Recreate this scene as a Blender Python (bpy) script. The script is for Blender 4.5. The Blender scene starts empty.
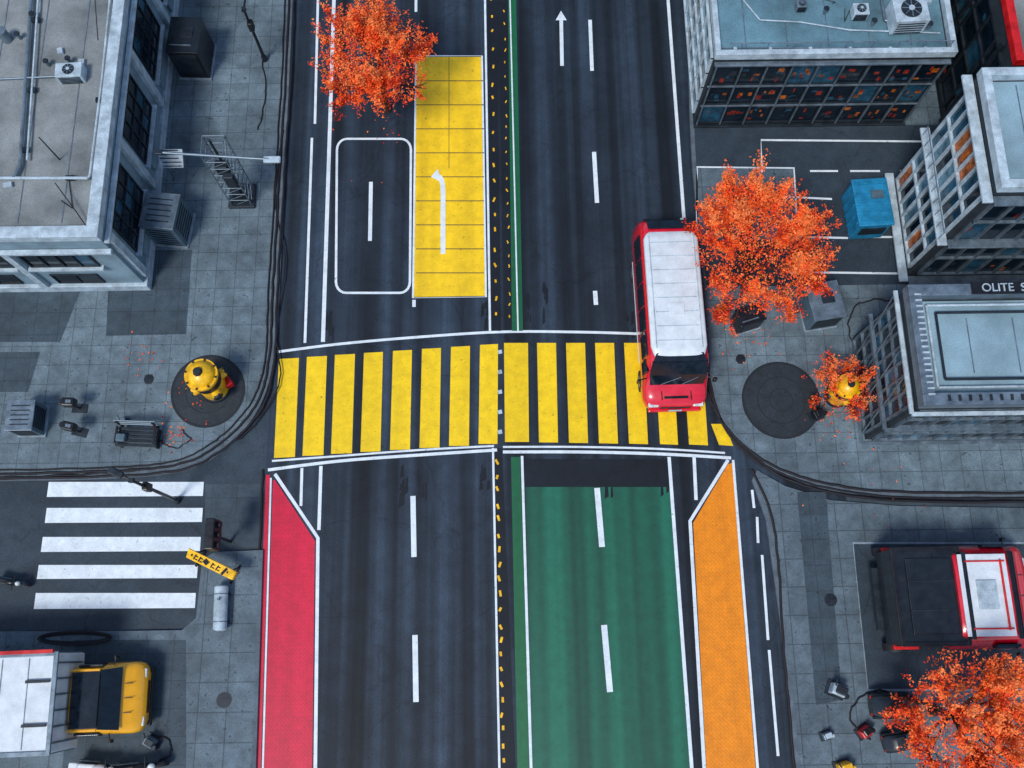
import bpy, bmesh, math, random
from mathutils import Vector, Matrix, noise as mn
random.seed(7)
sc=bpy.context.scene
H=36.0; TH=math.radians(15.8); F=935.0; YAW=-0.014
# ---- site survey: photo measurement -> plan position at height z
def G(u,v,z=0.0):
    dx=(u-512)/F; dy=(384-v)/F
    t=(H-z)/(math.cos(TH)-dy*math.sin(TH))
    X=t*dx; Y=t*(dy*math.cos(TH)+math.sin(TH))
    return (X*math.cos(YAW)-Y*math.sin(YAW), X*math.sin(YAW)+Y*math.cos(YAW))
def GZ(u,v,z=0.0):
    a=G(u,v,z); return Vector((a[0],a[1],z))
# ---------------- materials
def nt(name):
    m=bpy.data.materials.new(name); m.use_nodes=True
    n=m.node_tree.nodes; l=m.node_tree.links
    return m,n,l,n['Principled BSDF']
def c4(c): return (c[0],c[1],c[2],1)
def noise(n,l,vec,scale,detail=4,rough=.6,dist=0):
    t=n.new('ShaderNodeTexNoise'); t.inputs['Scale'].default_value=scale; t.inputs['Detail'].default_value=min(detail,3)
    t.inputs['Roughness'].default_value=rough
    l.new(vec,t.inputs['Vector']); return t.outputs['Fac']
def ramp(n,l,fac,a,b,ca,cb):
    r=n.new('ShaderNodeMapRange'); r.inputs['From Min'].default_value=a; r.inputs['From Max'].default_value=b
    r.inputs['To Min'].default_value=ca; r.inputs['To Max'].default_value=cb; l.new(fac,r.inputs['Value']); return r.outputs['Result']
def mixc(n,l,fac,a,b):
    x=n.new('ShaderNodeMix'); x.data_type='RGBA'
    for i,s in ((0,fac),(6,a),(7,b)):
        if hasattr(s,'links'): l.new(s,x.inputs[i])
        elif i==0: x.inputs[0].default_value=s
        else: x.inputs[i].default_value=c4(s)
    return x.outputs[2]
def mul(n,l,a,b):
    x=n.new('ShaderNodeMath'); x.operation='MULTIPLY'
    for i,s in enumerate((a,b)):
        if hasattr(s,'links'): l.new(s,x.inputs[i])
        else: x.inputs[i].default_value=s
    return x.outputs[0]
def scalec(n,l,col,fac):
    x=n.new('ShaderNodeVectorMath'); x.operation='SCALE'
    if hasattr(col,'links'): l.new(col,x.inputs[0])
    else: x.inputs[0].default_value=col
    l.new(fac,x.inputs['Scale']); return x.outputs[0]
def obj(n): return n.new('ShaderNodeTexCoord').outputs['Object']
def M(name,col,rough=.6,metal=0,var=.35,scale=2.5,fine=25,coat=0,spec=.5,bmp=.0):
    m,n,l,p=nt(name); v=obj(n)
    a=noise(n,l,v,scale,3); b=noise(n,l,v,fine,1)
    f=mul(n,l,ramp(n,l,a,.3,.7,1-var,1+var*.6),ramp(n,l,b,.3,.7,1-var*.4,1+var*.4))
    l.new(scalec(n,l,col,f),p.inputs['Base Color'])
    p.inputs['Metallic'].default_value=metal; l.new(ramp(n,l,a,.3,.7,max(.03,rough-.08),min(1,rough+.12)),p.inputs['Roughness'])
    p.inputs['Coat Weight'].default_value=coat; p.inputs['Specular IOR Level'].default_value=spec
    return m
def mapping(n,l,v,sc_,rot=0):
    mp=n.new('ShaderNodeMapping'); mp.inputs['Scale'].default_value=sc_; mp.inputs['Rotation'].default_value=(0,0,rot); l.new(v,mp.inputs['Vector']); return mp.outputs[0]
ASPH=(.0155,.0245,.037)
def asphalt_color(n,l,v,base,streak=True,crack=True):
    big=noise(n,l,v,.22,3,.65); fine=noise(n,l,v,26,3,.7); mid=noise(n,l,v,1.8,3,.6)
    f=mul(n,l,ramp(n,l,big,.3,.7,.7,1.3),ramp(n,l,fine,.25,.75,.45,1.6))
    f=mul(n,l,f,ramp(n,l,mid,.3,.7,.82,1.15))
    if streak:
        st=noise(n,l,mapping(n,l,v,(.95,.014,1)),1.0,2,.5)
        st2=noise(n,l,mapping(n,l,v,(3.6,.04,1)),1.0,2,.6)
        f=mul(n,l,f,ramp(n,l,st,.38,.62,.42,1.9)); f=mul(n,l,f,ramp(n,l,st2,.3,.7,.72,1.28))
    if crack:
        vo=n.new('ShaderNodeTexVoronoi'); vo.feature='DISTANCE_TO_EDGE'; vo.inputs['Scale'].default_value=.3
        nv=n.new('ShaderNodeTexNoise'); nv.inputs['Scale'].default_value=.9; nv.inputs['Detail'].default_value=3; l.new(v,nv.inputs['Vector'])
        ad=n.new('ShaderNodeVectorMath'); ad.operation='MULTIPLY_ADD'; l.new(nv.outputs['Color'],ad.inputs[0]); ad.inputs[1].default_value=(1.6,1.6,0); l.new(v,ad.inputs[2])
        l.new(ad.outputs[0],vo.inputs['Vector'])
        f=mul(n,l,f,ramp(n,l,vo.outputs['Distance'],0,.010,.7,1.0))
    return scalec(n,l,base,f),fine
def asphalt(name,base,streak=True):
    m,n,l,p=nt(name); v=obj(n)
    c,fine=asphalt_color(n,l,v,base,streak)
    l.new(c,p.inputs['Base Color']); p.inputs['Roughness'].default_value=.6; p.inputs['Specular IOR Level'].default_value=.3
    return m
def paint(name,col,wear=.5,hatch=0,streak=.2):
    m,n,l,p=nt(name); v=obj(n)
    fine=noise(n,l,v,26,3,.7)
    a=noise(n,l,v,2.2,3,.75); s=noise(n,l,mapping(n,l,v,(.95,.014,1)),1.0,2,.5)
    f=mul(n,l,ramp(n,l,a,.3,.7,.82,1.08),ramp(n,l,s,.38,.62,1-streak,1+streak))
    f=mul(n,l,f,ramp(n,l,fine,.25,.75,.86,1.1))
    if hatch:
        br=n.new('ShaderNodeTexBrick'); br.inputs['Scale'].default_value=hatch; br.inputs['Mortar Size'].default_value=.02
        br.inputs['Color1'].default_value=(1,1,1,1); br.inputs['Color2'].default_value=(.92,.92,.92,1); br.inputs['Mortar'].default_value=(.74,.74,.74,1)
        l.new(mapping(n,l,v,(1,1,1),.78),br.inputs['Vector'])
        f=mul(n,l,f,br.outputs['Color'])
    pc=scalec(n,l,col,f)
    w=noise(n,l,v,6,3,.8)
    wf=ramp(n,l,w,.66-.10*wear,.74-.04*wear,0,.85)
    l.new(mixc(n,l,wf,pc,ASPH),p.inputs['Base Color']); p.inputs['Roughness'].default_value=.5
    return m
def paving(name,col,size=1.0,var=.3,rot=0,mort=.35):
    m,n,l,p=nt(name); v=obj(n)
    br=n.new('ShaderNodeTexBrick'); br.offset=0; br.inputs['Scale'].default_value=1/size
    br.inputs['Brick Width'].default_value=.8; br.inputs['Row Height'].default_value=.8; br.inputs['Mortar Size'].default_value=.018; br.inputs['Mortar Smooth'].default_value=.3
    br.inputs['Color1'].default_value=(1,1,1,1); br.inputs['Color2'].default_value=(.82,.82,.82,1); br.inputs['Mortar'].default_value=(mort,mort,mort,1)
    l.new(mapping(n,l,v,(1,1,1),rot),br.inputs['Vector'])
    a=noise(n,l,v,.35,3,.7); b=noise(n,l,v,2.5,3,.7); d=noise(n,l,v,30,2,.7)
    f=mul(n,l,ramp(n,l,a,.3,.7,1-var,1+var),ramp(n,l,b,.3,.7,.72,1.24)); f=mul(n,l,f,ramp(n,l,d,.25,.75,.66,1.34))
    f=mul(n,l,f,br.outputs['Color'])
    w=noise(n,l,v,5,1,.5); f=mul(n,l,f,ramp(n,l,w,.68,.76,1,.45))
    l.new(scalec(n,l,col,f),p.inputs['Base Color']); p.inputs['Roughness'].default_value=.7
    return m
m_ground=asphalt('ground_mat',(.045,.064,.080),False)
m_road=asphalt('road_mat',ASPH)
m_side=asphalt('side_asphalt',(.030,.046,.062),False)
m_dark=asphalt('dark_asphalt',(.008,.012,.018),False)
m_pave=paving('paving_mat',(.128,.182,.214),1.0,.36,mort=.48)
m_pave2=paving('paving_mat_b',(.105,.150,.180),1.3,.30,mort=.48)
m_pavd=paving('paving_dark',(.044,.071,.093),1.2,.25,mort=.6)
m_cobble=paving('cobble_mat',(.019,.028,.037),.16,.25,.4,.35)
m_kerb=M('kerb_mat',(.11,.145,.175),.8)
m_kerbd=M('kerb_dark',(.010,.015,.022),.7)
m_white=paint('white_paint',(.78,.86,.90),.2,streak=.03)
m_yel=paint('yellow_paint',(.97,.64,.003),.25,streak=.06)
m_yelg=paint('yellow_paint_box',(.95,.60,.008),.25,streak=.12)
m_green=paint('green_paint',(.006,.105,.060),.25,streak=.45)
m_green2=paint('green_paint_strip',(.006,.14,.05),.2)
m_red=paint('red_paint',(.72,.005,.048),.05,hatch=2.4,streak=.10)
m_orange=paint('orange_paint',(.98,.29,.001),.02,hatch=2.4,streak=.08)
m_concl=M('concrete_light',(.25,.31,.36),.8)
m_roofA=M('roof_felt_grey',(.235,.26,.262),.9,var=.45,scale=.6)
m_roofB=M('roof_felt_teal',(.12,.245,.30),.8,var=.5,scale=.5)
m_roofD=M('roof_membrane_blue',(.24,.37,.43),.7,var=.3,scale=.5)
m_wall=M('wall_stucco_blue_grey',(.20,.295,.35),.85,scale=.9)
m_walld=M('wall_dark',(.016,.025,.034),.8)
m_trim=M('trim_white',(.44,.54,.60),.6)
m_steel=M('steel_grey',(.19,.25,.30),.4,.5)
m_steeld=M('steel_dark',(.024,.034,.045),.45,.4)
m_black=M('black_paint',(.008,.009,.012),.35)
m_rubber=M('rubber_black',(.012,.009,.014),.7)
m_glass=M('glass_dark',(.006,.014,.024),.06,var=.5)
m_glassb=M('glass_blue',(.02,.085,.14),.1,var=.6)
m_glassc=M('glass_pale',(.11,.24,.31),.12,var=.6)
m_glasso=M('glass_amber_reflection',(.50,.12,.010),.2,var=.9,scale=3)  # amber base colour stands in for warm reflections and lit interiors
m_glassr=M('glass_red',(.30,.025,.010),.2,var=.7)
m_carred=M('car_paint_red',(.70,.005,.025),.25,coat=.9,var=.12)
m_carwhite=M('car_paint_white',(.70,.76,.79),.35,coat=.3,var=.14)
m_caryel=M('car_paint_yellow',(.98,.45,.003),.25,coat=.9,var=.12)
m_carblue=M('container_blue',(.012,.23,.43),.5,var=.35)
m_carblk=M('car_paint_black',(.009,.013,.018),.3,coat=.3,var=.3)
m_wbox=M('cabinet_white',(.43,.53,.59),.5)
m_gbox=M('cabinet_grey_blue',(.085,.14,.18),.55)
m_lamp=M('headlight_lens',(.75,.80,.80),.1)
m_redp=M('red_plastic',(.62,.010,.012),.4)
m_yelp=M('yellow_plastic',(.98,.53,.004),.35,coat=.3)
m_bark=M('bark',(.07,.026,.018),.9)
def leafmat(name,col):
    m,n,l,p=nt(name); p.inputs['Roughness'].default_value=.6; p.inputs['Specular IOR Level'].default_value=.25
    oi=noise(n,l,obj(n),3,1); l.new(scalec(n,l,col,ramp(n,l,oi,.3,.7,.75,1.25)),p.inputs['Base Color'])
    return m
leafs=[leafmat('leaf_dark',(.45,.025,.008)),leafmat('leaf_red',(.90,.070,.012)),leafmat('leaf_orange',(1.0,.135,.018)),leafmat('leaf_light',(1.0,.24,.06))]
# ---------------- mesh builder
class MB:
    def __init__(s,name): s.name=name; s.v=[];s.f=[];s.mi=[];s.sm=[];s.mats=[]
    def mx(s,m):
        if m not in s.mats: s.mats.append(m)
        return s.mats.index(m)
    def add(s,vs,fs,mat,smooth=False):
        o=len(s.v); k=s.mx(mat)
        s.v+= [tuple(a) for a in vs]
        for f in fs: s.f.append(tuple(i+o for i in f)); s.mi.append(k); s.sm.append(smooth)
    def addbm(s,bm,mat,smooth=False,T=None):
        bm.verts.index_update()
        s.add([(T@v.co if T else v.co) for v in bm.verts],[[v.index for v in f.verts] for f in bm.faces],mat,smooth); bm.free()
    def box(s,c,sz,mat,rz=0,bev=0,R=None):
        bm=bmesh.new(); bmesh.ops.create_cube(bm,size=1); bmesh.ops.scale(bm,vec=sz,verts=bm.verts)
        if bev: bmesh.ops.bevel(bm,geom=bm.edges[:],offset=bev,segments=2,affect='EDGES',profile=.5)
        T=Matrix.Translation(c)@(R.to_4x4() if R else Matrix.Rotation(rz,4,'Z')); s.addbm(bm,mat,False,T)
    def cyl(s,p0,p1,r0,r1,mat,n=10,smooth=True):
        p0=Vector(p0);p1=Vector(p1); d=p1-p0
        if d.length<1e-6: return
        q=d.to_track_quat('Z','Y'); vs=[]
        for k in range(n):
            a=2*math.pi*k/n; e=q@Vector((math.cos(a),math.sin(a),0)); vs.append(p0+e*r0); vs.append(p1+e*r1)
        s.add(vs,[(2*k,2*((k+1)%n),2*((k+1)%n)+1,2*k+1) for k in range(n)],mat,smooth)
        s.add([vs[2*k] for k in range(n)][::-1],[tuple(range(n))],mat); s.add([vs[2*k+1] for k in range(n)],[tuple(range(n))],mat)
    def sph(s,c,r,mat,sz=(1,1,1),seg=16):
        bm=bmesh.new(); bmesh.ops.create_uvsphere(bm,u_segments=seg,v_segments=seg//2+2,radius=r)
        s.addbm(bm,mat,True,Matrix.Translation(c)@Matrix.Diagonal((*sz,1)))
    def tube(s,pts,r,mat,n=6):
        for a,b in zip(pts[:-1],pts[1:]): s.cyl(a,b,r,r,mat,n)
    def poly(s,pts,z,mat): s.add([(p[0],p[1],z) for p in pts],[tuple(range(len(pts)))],mat)
    def slab(s,pts,z0,z1,mat,side=None):
        n=len(pts); s.poly(pts,z1,mat)
        s.add([(p[0],p[1],z0) for p in pts]+[(p[0],p[1],z1) for p in pts],[(k,(k+1)%n,(k+1)%n+n,k+n) for k in range(n)],side or mat)
    def ribbon(s,pts,w,z,mat,z0=None,off=0):
        L=[];R=[]
        for i,p in enumerate(pts):
            a=Vector(pts[max(i-1,0)][:2]); b=Vector(pts[min(i+1,len(pts)-1)][:2]); d=(b-a).normalized(); nn=Vector((-d.y,d.x)); p=Vector(p[:2])
            L.append(p+nn*(off+w/2)); R.append(p+nn*(off-w/2))
        n=len(pts); vs=[(q.x,q.y,z) for q in L+R]; fs=[(k+n,k+n+1,k+1,k) for k in range(n-1)]
        s.add(vs,fs,mat)
        if z0 is not None:
            for S in (L,R): s.add([(q.x,q.y,z0) for q in S]+[(q.x,q.y,z) for q in S],[(k,k+1,k+1+n,k+n) for k in range(n-1)],mat)
            for k in (0,n-1): s.add([(L[k].x,L[k].y,z0),(R[k].x,R[k].y,z0),(R[k].x,R[k].y,z),(L[k].x,L[k].y,z)],[(0,1,2,3)],mat)
    def loft(s,rings,mat,smooth=True,T=None):
        n=len(rings[0]); vs=[v for r in rings for v in r]
        if T: vs=[T@Vector(v) for v in vs]
        fs=[(i*n+k,i*n+(k+1)%n,(i+1)*n+(k+1)%n,(i+1)*n+k) for i in range(len(rings)-1) for k in range(n)]
        s.add(vs,fs,mat,smooth)
        s.add(vs[:n][::-1],[tuple(range(n))],mat); s.add(vs[-n:],[tuple(range(n))],mat)
    def finish(s,origin=None,T=None):
        me=bpy.data.meshes.new(s.name); vs=s.v
        if T is not None: vs=[tuple(T@Vector(v)) for v in vs]
        if origin is None:
            xs=[v[0] for v in vs]; ys=[v[1] for v in vs]; origin=((min(xs)+max(xs))/2,(min(ys)+max(ys))/2,min(v[2] for v in vs))
        ox,oy,oz=origin
        me.from_pydata([(a-ox,b-oy,c-oz) for a,b,c in vs],[],s.f)
        for m in s.mats: me.materials.append(m)
        me.polygons.foreach_set('material_index',s.mi); me.polygons.foreach_set('use_smooth',s.sm); me.update()
        o=bpy.data.objects.new(s.name,me); o.location=origin; sc.collection.objects.link(o); return o
Z0=(0,0,0)
def smooth(pts,k=6):
    out=[]; P=[Vector(p) for p in pts]
    for i in range(len(P)-1):
        a=P[max(i-1,0)];b=P[i];c=P[i+1];d=P[min(i+2,len(P)-1)]
        for j in range(k):
            t=j/k; out.append(.5*((2*b)+(c-a)*t+(2*a-5*b+4*c-d)*t*t+(3*b-a-3*c+d)*t**3))
    out.append(P[-1]); return out
def g2(L,z=0): return [Vector(G(u,v,z)) for u,v in L]
# ---------------- ground & roads
b=MB('ground'); b.poly([(-400,-400),(400,-400),(400,400),(-400,400)],0,m_ground); b.finish(Z0)
b=MB('road'); b.poly([(-12.5,-90),(13,-90),(13,150),(-12.5,150)],.006,m_road); b.finish(Z0)
b=MB('side_street'); b.poly([(-90,-4),(-9.5,-4),(-9.5,9.5),(-90,9.5)],.010,m_side); b.finish(Z0)
SW=.12
LU=[(318,-600),(293,0),(286,150),(279,300),(275,350),(266,392),(248,425),(222,452),(185,470),(120,478),(0,481),(-900,486)]
kLU=[Vector(G(u,v,SW)) for u,v in LU]; kLU=kLU[:1]+smooth(kLU[1:-1],5)+kLU[-1:]
b=MB('sidewalk'); b.slab(kLU+[Vector((-90,kLU[0].y))],0,SW,m_pave,m_kerb); b.finish(Z0)
b=MB('kerb'); b.ribbon(kLU,.16,SW+.012,m_kerb,0,-.09); b.finish(Z0)
RU=[(640,-600),(687,-60),(690,120),(697,220),(706,330),(711,385),(722,420),(745,449),(780,473),(830,490),(900,497),(1024,499),(2000,503)]
kRU=[Vector(G(u,v,SW)) for u,v in RU]; kRU=kRU[:1]+smooth(kRU[1:-1],5)+kRU[-1:]
b=MB('sidewalk'); b.slab(kRU+[Vector((60,kRU[0].y))],0,SW,m_pave,m_kerb); b.finish(Z0)
b=MB('kerb'); b.ribbon(kRU,.16,SW+.012,m_kerb,0,.09); b.finish(Z0)
LL=[(-900,634),(120,631),(182,630),(196,618),(202,560),(214,552),(263,550),(256,768),(245,1500)]
kLL=g2(LL,SW)
b=MB('sidewalk'); b.slab(kLL+[Vector((-60,kLL[-1].y))],0,SW,m_pave2,m_kerb); b.finish(Z0)
b=MB('kerb'); b.ribbon(kLL,.15,SW+.012,m_kerb,0,-.08); b.finish(Z0)
RL=[(2000,516),(1024,508),(900,506),(830,500),(785,486),(757,470),(752,480),(766,520),(780,620),(796,768),(850,1500)]
kRL=g2(RL,.08)
b=MB('sidewalk'); b.slab(kRL+[Vector((60,kRL[-1].y))],0,.08,m_pave2,m_kerb); b.finish(Z0)
b=MB('kerb'); b.ribbon(kRL[5:],.15,.092,m_kerb,0,.08); b.finish(Z0)
b=MB('pavement')
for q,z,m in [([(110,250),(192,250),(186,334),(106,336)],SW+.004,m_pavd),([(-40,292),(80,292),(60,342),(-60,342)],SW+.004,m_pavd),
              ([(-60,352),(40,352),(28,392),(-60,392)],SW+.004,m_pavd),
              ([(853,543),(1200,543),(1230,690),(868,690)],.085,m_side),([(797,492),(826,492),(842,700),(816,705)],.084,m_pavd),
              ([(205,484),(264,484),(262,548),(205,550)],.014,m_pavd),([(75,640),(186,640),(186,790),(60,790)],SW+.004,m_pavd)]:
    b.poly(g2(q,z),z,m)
b.finish(Z0)
b=MB('parking_lot'); 
b.poly(g2([(693,125),(1300,125),(1300,278),(790,286),(706,286)],SW+.004),SW+.004,m_side)
b.poly(g2([(697,167),(794,168),(800,240),(701,240)],SW+.008),SW+.008,m_pave2)
z=SW+.012
for L in [[(762,172),(761,140),(1100,143)],[(697,240),(697,167),(794,168),(798,238)],[(810,171),(838,171)],[(850,171),(880,171)],[(770,196),(832,199)],[(800,237),(848,238)],[(790,272),(1010,275)],[(862,237),(905,237)],[(900,171),(930,171)]]:
    b.ribbon(g2(L,z),.09,z,m_white)
b.finish(Z0)
b=MB('parking_marking')
b.ribbon(g2([(1200,543),(853,543),(868,690),(1230,690)],.09),.08,.09,m_concl); b.finish(Z0)
for (u,v,r) in [(208,391,36),(781,400,38)]:
    b=MB('tree_pit'); cx,cy=G(u,v,SW); R=r/25.2
    pts=[(cx+R*math.cos(a*math.pi/24),cy+R*1.02*math.sin(a*math.pi/24)) for a in range(48)]
    b.poly(pts,SW+.005,m_cobble); b.ribbon(pts+pts[:1],.10,SW+.011,m_kerbd)
    for q_ in (.3,.62):
        pi=[(cx+q_*(p[0]-cx),cy+q_*(p[1]-cy)) for p in pts]; b.ribbon(pi+pi[:1],.04,SW+.011,m_kerbd)
    b.finish(Z0)
# ---------------- markings
z=.012
def lerp(a,b_,t): return a+(b_-a)*t
b=MB('crosswalk')
for i,(x0,x1) in enumerate([(277,297),(305,325),(333,353),(362,381),(391,410),(420,439),(449,468),(478,496)]):
    t=i/7; sl=lerp(-4,-.5,t)
    b.poly(g2([(x0+2,lerp(359,345,t)),(x1+2,lerp(358,344,t)),(x1+sl+2,lerp(457,444,t)),(x0+sl+1,lerp(458,444,t))]),z,m_yel)
for i,(x0,x1) in enumerate([(505,529),(538,557),(567,586),(596,615),(625,644),(655,673),(683,702),(712,726)]):
    t=i/7; sl=lerp(1,8,t)
    top=343 if i<7 else 424
    b.poly(g2([(x0-1,top),(x1-1,top),(x1+sl-1,lerp(442,446,t)),(x0+sl-1,lerp(442,445,t))]),z,m_yel)
b.finish(Z0)
b=MB('lane_marking')
def ln(L,w=.13,m=m_white,zz=z,sm=False):
    p=g2(L); p=smooth(p,5) if sm else p; b.ribbon(p,w,zz,m)
ln([(277,352),(340,344),(420,337),(500,332),(570,332),(640,334),(704,338)],.11,sm=True)
ln([(272,461),(340,456),(420,450),(494,446)],.08,sm=True); ln([(268,470),(340,461),(420,455),(497,450)],.12,sm=True)
ln([(503,447),(580,447),(660,449),(725,453)],.08,sm=True); ln([(503,452),(580,452),(660,454),(731,458)],.12,sm=True)
zl=z+.004
def l2(L,w=.13,m=m_white): ln(L,w,m,zl)
l2([(334,0),(340,-400)],.15); l2([(334,0),(323,342)],.16); l2([(312,138),(305,343)],.11); l2([(318,0),(315,124)],.11); l2([(318,0),(325,-300)],.11)
l2([(302,468),(301,506)],.11); l2([(321,466),(319,530)],.13)
rr=[]
for cx,cy,a0 in [(347,150,180),(401,150,270),(401,282,0),(347,282,90)]:
    for k in range(6):
        a=math.radians(a0+k*18); rr.append((cx+10*math.cos(a)+(0 if cy<200 else -1),cy+11*math.sin(a)))
rr.append(rr[0]); l2(rr,.10)
l2([(371,182),(370,241)],.16); l2([(414,300),(414,307)],.14); l2([(376,-60),(375,-10)],.14); l2([(416,0),(416,12)],.12)
l2([(413,496),(414,557)],.2); l2([(415,635),(416,702)],.2)
for dv in (150,290): l2([(415+dv*.02,635+dv),(416+dv*.02,702+dv)],.2)
l2([(590,20),(592,71)],.16); l2([(594,152),(597,203)],.18); l2([(595,291),(596,305)],.18); l2([(586,-110),(588,-50)],.16)
l2([(597,488),(602,547)],.22); l2([(604,625),(610,692)],.22); l2([(613,770),(617,840)],.22)
l2([(668,0),(684,220)],.14); l2([(668,0),(645,-500)],.14)
l2([(669,457),(694,800)],.13); l2([(694,457),(696,500)],.13)
l2([(271,478),(262,800)],.07); l2([(275,474),(318,538),(315,800)],.13)
l2([(728,460),(690,521),(706,800)],.13); l2([(733,460),(760,800)],.10)
l2([(757,517),(758,543)],.1); l2([(762,555),(768,640)],.1); l2([(769,650),(778,756)],.1); l2([(752,490),(754,508)],.1)
def arrow(u0,v0,u1,v1,w,hw,hl):
    a=Vector(G(u0,v0));c=Vector(G(u1,v1)); d=(a-c).normalized(); n_=Vector((-d.y,d.x)); s_=a-d*hl
    b.poly([c+n_*w/2,c-n_*w/2,s_-n_*w/2,s_+n_*w/2],zl,m_white); b.poly([s_-n_*hw/2,a,s_+n_*hw/2],zl+.003,m_white)
arrow(561,11,562,66,.16,.5,.5)
b.ribbon(smooth(g2([(443,254),(443,215),(443,190),(441,179),(436,175)]),5),.20,zl,m_white)
b.poly(g2([(431,177),(438,169),(441,182)]),zl+.003,m_white)
l2([(485,0),(490,331)],.09); l2([(485,0),(478,-400)],.09); l2([(493,448),(500,800)],.08); l2([(510,0),(518,331)],.06)
l2([(522,456),(532,800)],.10)
b.finish(Z0)
b=MB('painted_bay')
b.poly(g2([(416,57),(481,57),(485,296),(414,297)]),z,m_yelg)
b.ribbon(g2([(416,56),(482,56),(486,297),(413,298),(416,56)]),.08,z+.0035,m_white)
m_joint=M('paint_joint',(.25,.17,.03),.8)
for k in range(1,10):
    v=57+k*24; b.ribbon(g2([(416,v),(484,v)]),.05,z+.0035,m_joint)
b.ribbon(g2([(449,57),(449,168)]),.03,z+.0032,m_joint)
b.finish(Z0)
b=MB('median_strip')
b.poly(g2([(487,0),(497,0),(501,331),(491,331)]),z,m_dark); b.poly(g2([(480,-400),(489,-400),(497,0),(487,0)]),z,m_dark)
b.poly(g2([(498,0),(508,0),(517,331),(505,331)]),z-.002,m_dark)
b.poly(g2([(508,0),(516,0),(523,331),(512,331)]),z+.002,m_green2); b.poly(g2([(503,-400),(508,-400),(516,0),(508,0)]),z+.002,m_green2)
b.poly(g2([(511,457),(520,457),(531,800),(518,800)]),z,m_green2)
b.poly(g2([(494,448),(502,448),(517,800),(501,800)]),z-.002,m_dark)
def studs(u0,v0,u1,v1,n,w=.11,h=.22):
    for k in range(n):
        t=(k+random.uniform(-.15,.15))/n; x,y=G(lerp(u0,u1,t),lerp(v0,v1,t))
        b.box((x+random.uniform(-.03,.03),y,.02),(w,h*random.uniform(.8,1.3),.02),m_yelp,rz=random.uniform(-.5,.5),bev=.005)
studs(492,0,496,331,20,.08,.16); studs(504,0,510,331,26,.05,.12); studs(497,460,504,790,22,.09,.18)
for k in range(5): x,y=G(500,352+k*20); b.box((x,y,.018),(.16,.16,.014),m_trim,rz=.2)
b.finish(Z0)
b=MB('painted_lane')
b.poly(g2([(525,487),(670,487),(693,800),(533,800)]),z-.002,m_green)
b.poly(g2([(266,475),(270,475),(260,800),(254,800)]),z,m_red)
b.poly(g2([(275,480),(315,541),(312,800),(263,800),(273,480)]),z,m_red)
b.poly(g2([(728,464),(732,463),(758,800),(708,800),(693,523)]),z,m_orange)
b.finish(Z0)
b=MB('asphalt_patch')
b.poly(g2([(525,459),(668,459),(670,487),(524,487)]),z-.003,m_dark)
for (u,v,n_) in [(330,318,9),(528,302,9),(547,302,8),(404,488,8),(422,490,8),(610,480,6),(665,478,7),(486,318,6),(630,318,6),(485,478,6),(640,310,6)]:
    for k in range(n_):
        x,y=G(u+random.uniform(-4,4),v+random.uniform(-17,17)); w_=random.uniform(.03,.09); h_=random.uniform(.12,.4)
        b.poly([(x-w_,y-h_),(x+w_,y-h_*.7),(x+w_*.8,y+h_),(x-w_*.5,y+h_*.8)],z-.001-.0003*k,m_dark)
b.finish(Z0)
b=MB('zebra_crossing')
for (x0,x1,y0,y1) in [(49,204,482,497),(47,203,508,523),(43,201,537,552),(39,198,565,579),(36,196,593,609)]:
    b.poly(g2([(x0,y0),(x1,y0),(x1-1,y1-1),(x0-2,y1)]),.017,m_white)
b.finish(Z0)
# ---------------- cables
def cable(name,L,z,r=.035,wob=.04,m=m_rubber):
    b=MB(name); P=smooth([GZ(u,v,z) for u,v in L],7)
    P=[p+Vector((random.uniform(-wob,wob),random.uniform(-wob,wob),0)) for p in P]; b.tube(P,r,m); b.finish()
edgeL=[(290,-30),(286,70),(281,150),(276,230),(272,300),(270,350),(262,392),(243,422),(215,447),(180,464),(120,471),(0,474),(-60,476)]
for d,r in ((0,.05),(-4,.035),(5,.05)): cable('cable',[(u+d,v+abs(d)*(.9 if v>380 else 0)*(-1 if d<0 else 1)) for u,v in edgeL],.16,r,.02)
cable('cable',[(150,468),(90,474),(0,478),(-60,480)],.16,.04)
cable('cable',[(283,130),(275,200),(285,260),(276,330),(280,380),(258,420),(238,440)],.17,.03,.02)
edgeR=[(700,330),(706,385),(720,418),(744,446),(780,469),(830,484),(900,492),(1024,493),(1060,494)]
for d,r in ((0,.05),(5,.04),(9,.05)): cable('cable',[(u+d*.5,v+d if v>400 else v) for u,v in edgeR],.16,r,.02)
cable('cable',[(870,365),(850,335),(852,312),(870,300),(905,302)],.17,.03)
cable('cable',[(752,470),(770,510),(778,560),(783,640),(790,720),(795,780)],.12,.05,.02)
cable('cable',[(263,470),(259,560),(254,660),(250,780)],.05,.05,.02)
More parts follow.
